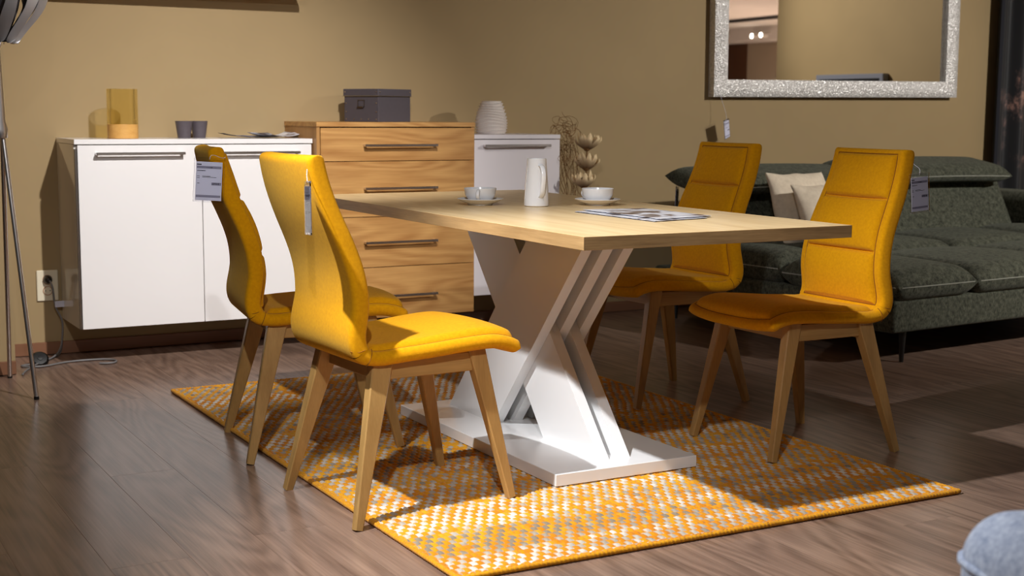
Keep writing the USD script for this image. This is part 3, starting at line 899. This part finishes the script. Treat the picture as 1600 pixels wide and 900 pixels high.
# ------------------------------------------------------------------ crockery on the table
def build_crockery():
    z = TABLE_Z
    sp = [(0, 0.002), (0.036, 0.001), (0.040, 0.0), (0.041, 0.004), (0.060, 0.011), (0.0735, 0.0185), (0.0745, 0.0195), (0.0735, 0.0208), (0.058, 0.0145), (0.038, 0.008), (0, 0.0065)]
    cp = [(0, 0.0), (0.022, 0.0), (0.024, 0.002), (0.040, 0.012), (0.049, 0.026), (0.0525, 0.046), (0.0515, 0.0472), (0.0505, 0.046), (0.047, 0.028), (0.038, 0.015), (0.02, 0.006), (0, 0.005)]
    def handle():
        pts = spline([(0.047, 0, 0.036), (0.066, 0, 0.039), (0.074, 0, 0.029), (0.066, 0, 0.017), (0.044, 0, 0.017)], 18)
        h = tube(pts, 0.0045, 8)
        h.vertices[:, 1] *= 1.3
        return h
    spots = [((2.074, 3.950), math.radians(-124), "on the saucer left of the jug", "left of the jug"), ((2.421, 3.790), math.radians(100), "on the saucer right of the jug", "right of the jug")]
    first = None
    for (x, y), rz, where, w2 in spots:
        la, lb = f"white porcelain saucer on the table {w2}", f"white porcelain cup {where}"
        if first is None:
            sa = thing("saucer", la, "saucer", (x, y, z + 0.0004), 0, "saucers on the table")
            put("body", sa, lathe(sp, 64), M["porcelain"], 40)
            cu = thing("coffee_cup", lb, "cup", (x, y, z + 0.0075), rz, "coffee cups on the table")
            put("body", cu, lathe(cp, 64), M["porcelain"], 40)
            put("handle", cu, handle(), M["porcelain"], True)
            first = (sa, cu)
        else:
            copy_of(first[0], la, (x, y, z + 0.0004), 0)
            copy_of(first[1], lb, (x, y, z + 0.0075), rz)
    j = thing("coffee_jug", "tall white porcelain jug with a flat handle between the two cups", "jug", (2.212, 3.826, z + 0.0004), math.radians(-99))
    H = 0.152
    body = lathe([(0, 0.0), (0.037, 0.0), (0.0395, 0.002), (0.040, 0.012), (0.0355, 0.085), (0.0318, 0.128), (0.0305, H - 0.003), (0.0295, H), (0.028, H - 0.003), (0.0335, 0.08), (0.036, 0.006), (0, 0.005)], 64)
    v = body.vertices
    up = np.clip((v[:, 2] - 0.12) / (H - 0.12), 0, 1) ** 2
    lip = np.exp(-((np.arctan2(v[:, 1], v[:, 0]) - PI) % (2 * PI) - 0) ** 2 / 0.1) + np.exp(-((PI - np.arctan2(v[:, 1], v[:, 0]))) ** 2 / 0.1)
    v[:, 0] -= 0.008 * up * np.clip(lip, 0, 1)
    body.vertices = v
    put("body", j, body, M["porcelain"], 40)
    pts = spline([(0.028, 0, 0.128), (0.05, 0, 0.126), (0.062, 0, 0.105), (0.060, 0, 0.07), (0.050, 0, 0.04), (0.037, 0, 0.030)], 26)
    h = tube(pts, 0.0035, 8)
    h.vertices[:, 1] *= 2.4
    put("handle", j, h, M["porcelain"], True)


build_crockery()


def build_leaflets():
    quad = [np.array([2.184, 3.547]), np.array([2.190, 3.135]), np.array([2.402, 3.179]), np.array([2.399, 3.53])]
    t = thing("leaflet", "glossy folded leaflet lying flat on the table, under another", "leaflet")
    def sheet(q, z0, z1):
        pts = [(p[0], p[1], z) for p in q for z in (z0, z1)]
        return hull(pts)
    z = TABLE_Z
    sh = lambda dx, dy, s=1.0: [(np.array([2.295, 3.335]) + (p - np.array([2.295, 3.335])) * s + np.array([dx, dy])) for p in quad]
    put("back_page", t, sheet(sh(0, 0), z + 0.0003, z + 0.0012), M["ink_dark"])
    put("front_page", t, sheet(sh(0.002, 0.0), z + 0.0022, z + 0.0030), M["print"])
    t2 = thing("leaflet", "glossy printed leaflet lying askew on top of the other", "leaflet")
    put("back_page", t2, sheet(sh(0.035, 0.02, 0.97), z + 0.0034, z + 0.0042), M["ink_dark"])
    put("front_page", t2, sheet(sh(0.037, 0.02, 0.97), z + 0.0052, z + 0.0060), M["print"])


build_leaflets()


# ------------------------------------------------------------------ dried flowers behind the table
def build_flowers():
    r = np.random.default_rng(12)
    vx, vy = 3.60, 5.80
    v = thing("floor_vase", "tall dark floor vase behind the table holding dried flowers", "vase", (vx, vy, 0))
    put("body", v, lathe([(0, 0), (0.075, 0.0), (0.085, 0.01), (0.10, 0.15), (0.085, 0.34), (0.05, 0.46), (0.055, 0.5), (0.048, 0.5), (0.045, 0.46), (0.07, 0.3), (0.06, 0.02), (0, 0.015)], 48), M["brown_vase"], 40)
    cream, brown = np.array(lin(242, 216, 170)), np.array(lin(104, 68, 38))
    heads = [((3.600, 5.74, 0.885), 0.064, (0.18, -0.1), "top"), ((3.585, 5.72, 0.79), 0.060, (0.10, -0.1), "middle"), ((3.555, 5.69, 0.705), 0.056, (-0.05, -0.1), "lowest")]
    for (x, y, z), R, tilt, which in heads:
        t = thing("dried_flower", f"{which} of the three dried cream flower heads behind the table", "flower", (x, y, z), 0, "dried cream flower heads")
        end = np.array([vx - x, vy - y, 0.47 - z])
        put("stem", t, tube(spline([(0, 0, 0), end * 0.4 + [0.006, 0, 0], end * 0.8, end], 16), 0.0035, 6), M["twig"])
        put("heart", t, lathe([(0, -0.012), (0.012, -0.008), (0.026, 0.012), (0.028, 0.035), (0.0, 0.05)], 20), M["twig"], True, label="brown heart of the flower head")
        tm = rot(tilt[0], (0, 1, 0)) @ rot(tilt[1], (1, 0, 0))
        for ring, (cnt, flare, hh, ro) in enumerate(((9, 1.0, 0.066, 0.0), (8, 0.72, 0.074, 0.35), (6, 0.45, 0.07, 0.1))):
            for k in range(cnt):
                a = ro + 2 * PI * (k + 0.3 * r.random()) / cnt
                L = hh * (0.85 + 0.3 * r.random())
                curl = 0.5 + 0.8 * r.random()
                nu_, nv_ = 10, 5
                u, w = np.meshgrid(np.linspace(0, 1, nu_), np.linspace(-1, 1, nv_), indexing="ij")
                rad = 0.010 + R * flare * (np.sin(u * PI / 2) ** 1.2 - 0.35 * curl * np.clip(u - 0.75, 0, 1) * 2)
                hz = -0.005 + L * u ** 1.25
                wid = 0.017 * np.sin(np.clip(u * 0.88 + 0.12, 0, 1) * PI) ** 0.7 * (1 if ring < 2 else 0.8)
                rr = rad - 0.35 * wid * w * w
                tx, ty = -math.sin(a), math.cos(a)
                P = np.stack([rr * math.cos(a) + wid * w * tx, rr * math.sin(a) + wid * w * ty, hz], -1).reshape(-1, 3)
                Q = P - np.array([math.cos(a), math.sin(a), 0.2]) * 0.0014
                i, j = np.meshgrid(np.arange(nu_ - 1), np.arange(nv_ - 1), indexing="ij")
                b = (i * nv_ + j).ravel()
                q = np.stack([b, b + nv_, b + nv_ + 1, b + 1], 1)
                V = np.vstack([P, Q])
                tmsh = trimesh.Trimesh(V, np.vstack([q[:, [0, 1, 2]], q[:, [0, 2, 3]], q[:, [2, 1, 0]] + len(P), q[:, [3, 2, 0]] + len(P)]), process=False)
                tmsh.apply_transform(tm)
                p = put("petal", t, tmsh, M["petal"], True)
                f = np.clip((u.ravel() - 0.12) * 1.6, 0, 1)[:, None]
                c = brown * (1 - f) + cream * f
                set_color(p, np.vstack([c, c]))
    # tangle of curly twigs
    tw = []
    for k in range(34):
        a = r.random() * 2 * PI
        p0 = np.array([vx - 0.03, vy, 0.47]) + r.standard_normal(3) * [0.03, 0.02, 0]
        top = np.array([3.535 + 0.03 * r.standard_normal(), 5.86 + 0.05 * r.standard_normal(), 0.80 + 0.21 * r.random()])
        pts = [p0, p0 * 0.5 + top * 0.5 + r.standard_normal(3) * 0.045, top]
        c, rad, ph = top.copy(), 0.012 + 0.02 * r.random(), r.random() * 6
        for s in range(7):
            ph += 0.75
            pts.append(top + np.array([math.cos(ph) * rad * (1 + s * 0.1), r.standard_normal() * 0.006, math.sin(ph) * rad + 0.006 * s]) + r.standard_normal(3) * 0.003)
        tw.append(tube(spline(pts, 40), 0.0011, 4))
    p = put("curly_twigs", None, cat_(tw), M["twig"])
    tag(p, "tangle of thin curly brown twigs beside the dried flower heads", "dried twigs", None, "stuff")


build_flowers()


# ------------------------------------------------------------------ mirror
def build_mirror():
    x0, x1, z0, z1 = 4.642, 6.477, 1.151, 2.26
    m = trimesh.transformations.translation_matrix((x0, WY - 0.004, z0)) @ rot(-0.009, (0, 1, 0))
    t = thing("wall_mirror", "large wall mirror in a hammered silver frame above the sofa", "mirror", m=m)
    W, Hh, fw, d = x1 - x0, z1 - z0, 0.094, 0.06
    # frame profile (across the bar, out from the wall)
    s = np.linspace(0, 1, 9)
    prof_ = np.vstack([[0, 0], np.stack([s * fw, -d * (0.72 + 0.28 * np.sin(PI * (0.15 + 0.75 * s)))], 1), [fw, -0.02], [fw, 0]])
    def bar_(n):
        L = W if n % 2 == 0 else Hh
        nseg = 2
        V = []
        for e in (0, 1):
            for q in prof_:
                V.append((q[0] if e == 0 else L - q[0], q[1], q[0]))
        k = len(prof_)
        Fs = []
        for i in range(k):
            j = (i + 1) % k
            Fs += [[i, j, i + k], [j, j + k, i + k]]
        tm = trimesh.Trimesh(np.array(V), Fs, process=False)
        if n % 2 == 1:
            tm.vertices = tm.vertices[:, [2, 1, 0]]
        if n == 2:
            tm.vertices[:, 2] = Hh - tm.vertices[:, 2]
        if n == 3:
            tm.vertices[:, 0] = W - tm.vertices[:, 0]
        trimesh.repair.fix_normals(tm)
        return tm
    for n in range(4):
        put("frame_bar", t, bar_(n), M["silver"], 35)
    put("glass", t, box(fw - 0.01, W - fw + 0.01, -0.024, -0.018, fw - 0.01, Hh - fw + 0.01), M["mirror"], label="mirror glass")
    put("backing", t, box(0.01, W - 0.01, -0.016, -0.001, 0.01, Hh - 0.01), M["black_metal"])


build_mirror()


# ------------------------------------------------------------------ sofa
def build_sofa():
    rz = math.radians(5)
    t = thing("corner_sofa", "dark green woven sofa with pale contrast stitching and raised headrests", "sofa", (4.215, 4.265, 0), rz)
    put("base", t, rbox(0, 2.5, 0.0, 1.58, 0.14, 0.285, 0.02), M["green"], 40)
    cuts = [(-0.015, 0.50), (0.50, 1.24), (1.24, 1.98), (1.98, 2.45)]

    def block(u0, u1, v0, v1, z0, z1, crown=0.02, pz=2.6, pu=4.0):
        zm, hz = (z0 + z1) / 2, (z1 - z0) / 2
        fc = lambda u, v: np.stack([(u0 + u1) / 2 + u * (u1 - u0) / 2, (v0 + v1) / 2 + v * (v1 - v0) / 2, zm + 0 * u], -1)
        return cushion(fc, 24, 24, lambda u, v: hz + crown * (1 - u ** 2) * (1 - v ** 2), lambda u, v: hz + 0 * u, ru=0.075 / ((u1 - u0) / 2), rv=0.085 / ((v1 - v0) / 2))
    for k, (a, b) in enumerate(cuts):
        for row, (v0, v1, z0, z1) in enumerate(((-0.035, 0.66, 0.268, 0.405), (0.655, 1.25, 0.275, 0.425))):
            c = put("seat_cushion", t, block(a, b, v0, v1, z0, z1, 0.03), M["green"], True)
            zm = (z0 + z1) / 2 + 0.004
            n = 26
            x = np.linspace(a + 0.006, b - 0.006, n)
            rim = lambda s: (1 - np.abs(s) ** 4)
            path = np.stack([x, np.full(n, v0 - 0.001) + 0.0 * x, np.full(n, zm)], 1)
            ends = []
            # single stitches, as short dashes
            L = b - a
            for q in np.arange(a + 0.02, b - 0.02, 0.0085):
                ends.append(tube([(q, v0 - 0.0015, zm - 0.002), (q + 0.004, v0 - 0.0015, zm + 0.002)], 0.0018, 4))
            if k == 0:
                for q in np.arange(v0 + 0.02, v1 - 0.02, 0.0085):
                    ends.append(tube([(a - 0.0015, q, zm - 0.002), (a - 0.0015, q + 0.004, zm + 0.002)], 0.0018, 4))
            put("stitching", c, cat_(ends), M["stitch"], label="pale contrast stitching")
    # backrests lean towards the wall
    for a, b in ((0.02, 1.06), (1.06, 2.40)):
        fc = lambda u, v, a=a, b=b: np.stack([(a + b) / 2 + u * ((b - a) / 2 - 0.04 * (v + 1) / 2), 1.27 + 0.09 * v, 0.49 + 0.215 * v], -1)
        put("backrest", t, cushion(fc, 26, 22, 0.10, 0.12, ru=0.12, rv=0.3), M["green"], True)
    for k, (a, b, dz, dv) in enumerate(((-0.09, 1.04, -0.01, 0.0), (1.0, 2.27, 0.012, 0.03))):
        fc = lambda u, v, a=a, b=b, dz=dz, dv=dv: np.stack([(a + b) / 2 + u * (b - a) / 2, 1.24 + dv + 0.16 * v, 0.745 + dz + 0.03 * v - 0.012 * u * u], -1)
        h = put("headrest", t, cushion(fc, 40, 20, 0.056, 0.05, ru=0.16, rv=0.5), M["green"], True)
        st_ = []
        for q in np.arange(a + 0.03, b - 0.03, 0.0085):
            uu = (q - (a + b) / 2) / ((b - a) / 2)
            zq = 0.745 + dz - 0.03 - 0.012 * uu * uu
            st_.append(tube([(q, 1.08 + dv - 0.0015, zq - 0.002), (q + 0.004, 1.08 + dv - 0.0015, zq + 0.002)], 0.0018, 4))
        put("stitching", h, cat_(st_), M["stitch"], label="pale contrast stitching")
        put("headrest_arm", t, box(a + 0.3, a + 0.34, 1.33, 1.36, 0.6, 0.74), M["black_metal"])
    put("armrest", t, rbox(2.44, 2.72, 0.0, 1.56, 0.14, 0.62, 0.06), M["green"], 40)
    for x, y in ((0.13, 0.06), (2.4, 0.08), (0.13, 1.55), (2.4, 1.55)):
        put("leg", t, lathe([(0, 0.0), (0.009, 0.0), (0.017, 0.1415), (0, 0.1415)], 16, (x, y, 0)), M["black_metal"], 40, label="slim black metal leg")

    def pillow(label, loc, rz, lean, w, h, d):
        fc = lambda u, v: np.stack([u * w / 2 * (1 - 0.06 * (1 - v * v)), 0.0 * u, v * h / 2 * (1 - 0.06 * (1 - u * u))], -1)
        m = trimesh.transformations.translation_matrix(loc) @ rot(rz, (0, 0, 1)) @ rot(lean, (1, 0, 0))
        p = thing("throw_pillow", label, "pillow", m=m, group=None)
        tm = cushion(fc, 30, 30, lambda u, v: d * (1 - u * u) ** 0.5 * (1 - v * v) ** 0.5 + 0.004, lambda u, v: d * (1 - u * u) ** 0.5 * (1 - v * v) ** 0.5 + 0.004, 8, 8)
        n = meshkit.fbm(tm.vertices * 9, 3, 5) - 0.5
        tm.vertices = tm.vertices + tm.vertex_normals * (n * 0.02)[:, None]
        put("cover", p, tm, M["cream"], True)
    pillow("cream cotton pillow standing at the back, leaning on the sofa's backrest", (4.53, 5.22, 0.60), rz + 0.12, -0.35, 0.44, 0.38, 0.07)
    pillow("smaller cream pillow leaning in front of the other one on the sofa", (4.555, 5.05, 0.575), rz + 0.05, -0.45, 0.42, 0.34, 0.07)


build_sofa()


# ------------------------------------------------------------------ curtain at the right
def build_curtain():
    t = thing("curtain", "dark crushed velvet curtain with a bronze print at the right edge", "curtain")
    n, nz = 160, 14
    s = np.linspace(0, 1, n)
    x = 6.815 + 1.37 * s
    y = WY - 0.085 + 0.040 * np.sin(s * 34) + 0.012 * np.sin(s * 91 + 1)
    z = np.linspace(0.03, CEIL - 0.05, nz)
    front = np.stack([np.repeat(x[:, None], nz, 1), y[:, None] + 0 * z[None], np.repeat(z[None], n, 0)], -1)
    back = front + np.array([0, 0.004, 0])
    V = np.vstack([front.reshape(-1, 3), back.reshape(-1, 3)])
    i, j = np.meshgrid(np.arange(n - 1), np.arange(nz - 1), indexing="ij")
    b = (i * nz + j).ravel()
    q = np.stack([b, b + nz, b + nz + 1, b + 1], 1)
    q = np.vstack([q, q[:, ::-1] + n * nz])
    put("cloth", t, (V, q), M["velvet"], True)
    put("hem", t, box(6.788, 6.818, WY - 0.09, WY - 0.07, 0.03, CEIL - 0.05, 0.002), M["navy"], label="plain navy side hem")
    put("rail", t, box(6.83, RX - 0.05, WY - 0.13, WY - 0.09, CEIL - 0.05, CEIL - 0.02, 0.003), M["steel"])


build_curtain()


# ------------------------------------------------------------------ tripod floor lamp at the left
def build_floor_lamp():
    ax, ay, az = 0.83, 5.36, 0.985
    t = thing("floor_lamp", "chrome tripod floor lamp with a silver ribbon shade at the left edge", "lamp", (ax, ay, 0))
    feet = [(0.897, 5.215), (0.880, 5.69), (0.42, 5.40)]
    for fx, fy in feet:
        put("leg", t, tube([(fx - ax, fy - ay, 0.004), (0.006 * np.sign(fx - ax), 0, az)], 0.0085, 14), M["chrome"], 50)
        put("foot_cap", t, trimesh.creation.cylinder(0.0095, 0.012, transform=trimesh.transformations.translation_matrix((fx - ax, fy - ay, 0.006))), M["plastic_black"], 50)
    put("hub", t, lathe([(0, az - 0.03), (0.025, az - 0.03), (0.028, az), (0.02, az + 0.03), (0.01, az + 0.3), (0, az + 0.3)], 24), M["chrome"], 40)
    # shade: bent strips hanging side by side, drawn in at the bottom, a second darker row showing through the gaps
    n = 12
    pz = PchipInterpolator([0, 0.10, 0.34, 0.42, 0.7, 1.0], [1.297, 1.325, 1.435, 1.475, 1.60, 1.72])
    pr = PchipInterpolator([0, 0.10, 0.34, 0.42, 0.7, 1.0], [0.066, 0.085, 0.163, 0.174, 0.180, 0.150])
    for k in range(n):
        for lay, (dr, dz, mt, wdt) in enumerate(((0.0, 0.0, M["ribbon"], 0.20), (-0.028, 0.006, M["ribbon_in"], 0.22))):
            nu_, nv_ = 30, 7
            u, w = np.meshgrid(np.linspace(0, 1, nu_), np.linspace(-1, 1, nv_), indexing="ij")
            wd = wdt * (0.72 + 0.28 * np.cos(u * 9.0 + k * 1.3)) * np.sqrt(np.maximum(0.0, 1 - np.abs(2 * u - 1) ** 10)) + 0.002
            a = 2 * PI * (k + 0.5 * lay) / n + 0.5 * u + wd * w
            rad = pr(u) + dr + 0.010 * w * (1 if lay == 0 else -1)
            P = np.stack([rad * np.cos(a), rad * np.sin(a), pz(u) + dz], -1).reshape(-1, 3)
            Q = P * np.array([0.985, 0.985, 1.0])
            i, j = np.meshgrid(np.arange(nu_ - 1), np.arange(nv_ - 1), indexing="ij")
            b = (i * nv_ + j).ravel()
            q = np.stack([b, b + nv_, b + nv_ + 1, b + 1], 1)
            put("shade_strip", t, (np.vstack([P, Q]), np.vstack([q, q[:, ::-1] + len(P)])), mt, True)
    put("bulb", t, lathe([(0, az + 0.3), (0.014, az + 0.3), (0.016, az + 0.33), (0.03, az + 0.37), (0.026, az + 0.41), (0, az + 0.425)], 24), M["porcelain"], True)


M["ribbon"] = plain("silver_ribbon", lin(176, 174, 176), 0.42, 0.6)
M["ribbon_in"] = plain("dark_ribbon", lin(60, 58, 62), 0.5, 0.4)
build_floor_lamp()


def build_outlet():
    x0, x1, z0, z1 = 1.077, 1.166, 0.236, 0.37
    t = thing("wall_socket", "cream double wall socket left of the sideboard", "socket")
    put("plate", t, box(x0, x1, WY - 0.010, WY - 0.0005, z0, z1, 0.003), M["plastic_cream"])
    cx = (x0 + x1) / 2
    for zc in (0.330, 0.281):
        ring = lathe([(0.017, 0), (0.0205, 0.0), (0.0205, 0.003), (0.017, 0.003), (0.017, 0)], 32)
        ring.apply_transform(rot(PI / 2, (1, 0, 0)))
        ring.apply_translation((cx, WY - 0.010, zc))
        put("socket_ring", t, ring, M["trim_edge"], 40)
        well = lathe([(0, 0.0), (0.017, 0), (0.017, 0.0012), (0, 0.0012)], 32)
        well.apply_transform(rot(PI / 2, (1, 0, 0)))
        well.apply_translation((cx, WY - 0.010, zc))
        w = put("socket_well", t, well, M["plastic_cream"], 40)
        for dx in (-0.0095, 0.0095):
            h = trimesh.creation.cylinder(0.0024, 0.001, transform=trimesh.transformations.translation_matrix((cx + dx, WY - 0.0117, zc)) @ rot(PI / 2, (1, 0, 0)))
            put("pin_hole", w, h, M["plastic_black"])
    t2 = thing("power_cord", "grey power cord with a black plug, running from the socket along the floor", "cord")
    plug = lathe([(0, 0.0), (0.0185, 0.0), (0.0185, 0.012), (0.013, 0.026), (0.006, 0.03), (0, 0.03)], 28)
    plug.apply_transform(rot(PI / 2, (1, 0, 0)))
    plug.apply_translation((cx, WY - 0.0125, 0.330))
    put("plug", t2, plug, M["plastic_black"], 40, label="round black plug")
    path = spline([(cx + 0.004, WY - 0.04, 0.328), (cx + 0.012, WY - 0.05, 0.30), (cx + 0.018, WY - 0.045, 0.25), (cx + 0.024, WY - 0.04, 0.215), (cx + 0.048, WY - 0.035, 0.16), (cx + 0.05, WY - 0.03, 0.08), (cx + 0.04, WY - 0.04, 0.02),
                   (cx - 0.03, 6.02, 0.006), (1.02, 5.93, 0.006), (0.96, 5.90, 0.006), (1.0, 5.86, 0.006), (1.12, 5.9, 0.006), (1.24, 5.92, 0.006), (1.33, 5.88, 0.006), (1.33, 5.83, 0.006), (1.26, 5.82, 0.006)], 140)
    put("cable", t2, tube(path, 0.0042, 8), M["cable"], True)
    put("cable_end", t2, tube(spline([(cx + 0.05, WY - 0.03, 0.08), (cx + 0.02, 6.08, 0.02), (1.07, 5.98, 0.007), (1.0, 5.87, 0.007), (0.93, 5.7, 0.007)], 50), 0.004, 8), M["cable"], True)
    put("cable_label", t2, box(cx + 0.022, cx + 0.064, WY - 0.047, WY - 0.046, 0.212, 0.238), M["paper"], label="white paper label on the cable")
    put("label_print", t2, cat_([box(cx + 0.026, cx + 0.06, WY - 0.0472, WY - 0.04705, z, z + 0.0012) for z in (0.217, 0.222, 0.227, 0.232)]), M["ink"])
    s = thing("foot_switch", "round black foot switch lying on the cord beside the lamp's leg", "switch", (1.04, 5.95, 0.012))
    put("body", s, xf(lathe([(0, 0.0), (0.034, 0.0), (0.037, 0.006), (0.036, 0.018), (0.028, 0.026), (0, 0.028)], 36), rot(0.9, (1, 0, 0))), M["plastic_black"], 40)
    put("button", s, xf(lathe([(0, 0.026), (0.012, 0.026), (0.011, 0.031), (0, 0.032)], 24), rot(0.9, (1, 0, 0))), M["plastic_black"], 40)


build_outlet()


# ------------------------------------------------------------------ near pouf, far rug corner
def build_pouf():
    t = thing("pouf", "blurred light blue upholstered pouf in the near right corner", "pouf", (1.50, 1.40, 0), math.radians(-20))
    put("body", t, rbox(0, 0.8, -0.55, 0.0, 0.06, 0.51, 0.075, 2), M["blue"], 40)
    put("plinth", t, box(0.05, 0.75, -0.5, -0.05, 0.0, 0.06), M["black_metal"])
    put("piping", t, tube(spline([(0.0, -0.5, 0.435), (0.0, -0.08, 0.435), (0.02, -0.02, 0.435), (0.08, 0.0, 0.435), (0.7, 0.0, 0.435)], 40), 0.006, 8), M["blue"], True)


build_pouf()


def build_shag():
    t = thing("shag_rug", "corner of a pale shaggy rug on the floor before the sofa", "rug")
    r = np.random.default_rng(2)
    put("backing", t, box(4.86, 5.9, 3.2, 4.05, 0.0005, 0.01, 0.003), M["shag"])
    tf = []
    for k in range(700):
        x, y = (4.86 + 0.25 * r.random() ** 1.5, 3.7 + 0.35 * r.random())
        a, L = r.random() * 6.28, 0.015 + 0.015 * r.random()
        p = np.array([x, y, 0.008])
        tf.append(tube([p, p + [0.3 * L * math.cos(a), 0.3 * L * math.sin(a), 0.6 * L], p + [L * math.cos(a), L * math.sin(a), 0.8 * L]], [0.003, 0.003, 0.0015], 4))
    put("pile", t, cat_(tf), M["shag"], True, kind="stuff")


build_shag()


# ------------------------------------------------------------------ what the mirror shows: far showroom
def build_far():
    t = thing("television", "grey framed flat screen on the side wall, seen in the mirror", "television")
    put("casing", t, box(RX - 0.07, RX - 0.002, 2.886, 3.705, 0.9, 1.397, 0.006), M["tv_grey"])
    put("screen", t, box(RX - 0.0725, RX - 0.0705, 2.93, 3.665, 0.93, 1.358), M["plastic_black"], label="black screen")
    k = thing("ceiling_track", "black lighting track across the far ceiling, seen in the mirror", "track")
    put("rail", k, bar((16.9, -3.5, CEIL - 0.03), (17.6, -14, CEIL - 0.03), 0.07, 0.07), M["plastic_black"])
    for i, (y, z, on, lab) in enumerate(((-11.1, 2.70, True, "lit white spotlight on the far bulkhead, right of the lit pair"), (-11.4, 2.69, True, "lit white spotlight on the far bulkhead, left of the lit pair"), (-12.5, 2.70, False, "unlit white spotlight on the far bulkhead in the mirror"))):
        p = thing("spotlight", lab, "spotlight", (19.0, y, z))
        put("stem", p, box(-0.02, 0.198, -0.02, 0.02, 0.03, 0.06), M["ceiling"])
        put("can", p, xf(lathe([(0, -0.1), (0.055, -0.1), (0.06, 0.06), (0.05, 0.06), (0.05, 0.03), (0, 0.03)], 20), rot(-PI / 2, (0, 1, 0))), M["ceiling"], 40)
        put("lens", p, xf(lathe([(0, 0.035), (0.048, 0.035), (0.045, 0.05), (0, 0.055)], 20), rot(-PI / 2, (0, 1, 0))), M["lamp_lit"] if on else M["porcelain"], True)


M["tv_grey"] = plain("television_grey", lin(128, 130, 142), 0.4)
M["lamp_lit"] = mat("lamp_lit", {"e": ("emission", {"color": (1, 0.95, 0.86), "strength": 25.0})}, surface="e.emission")
build_far()
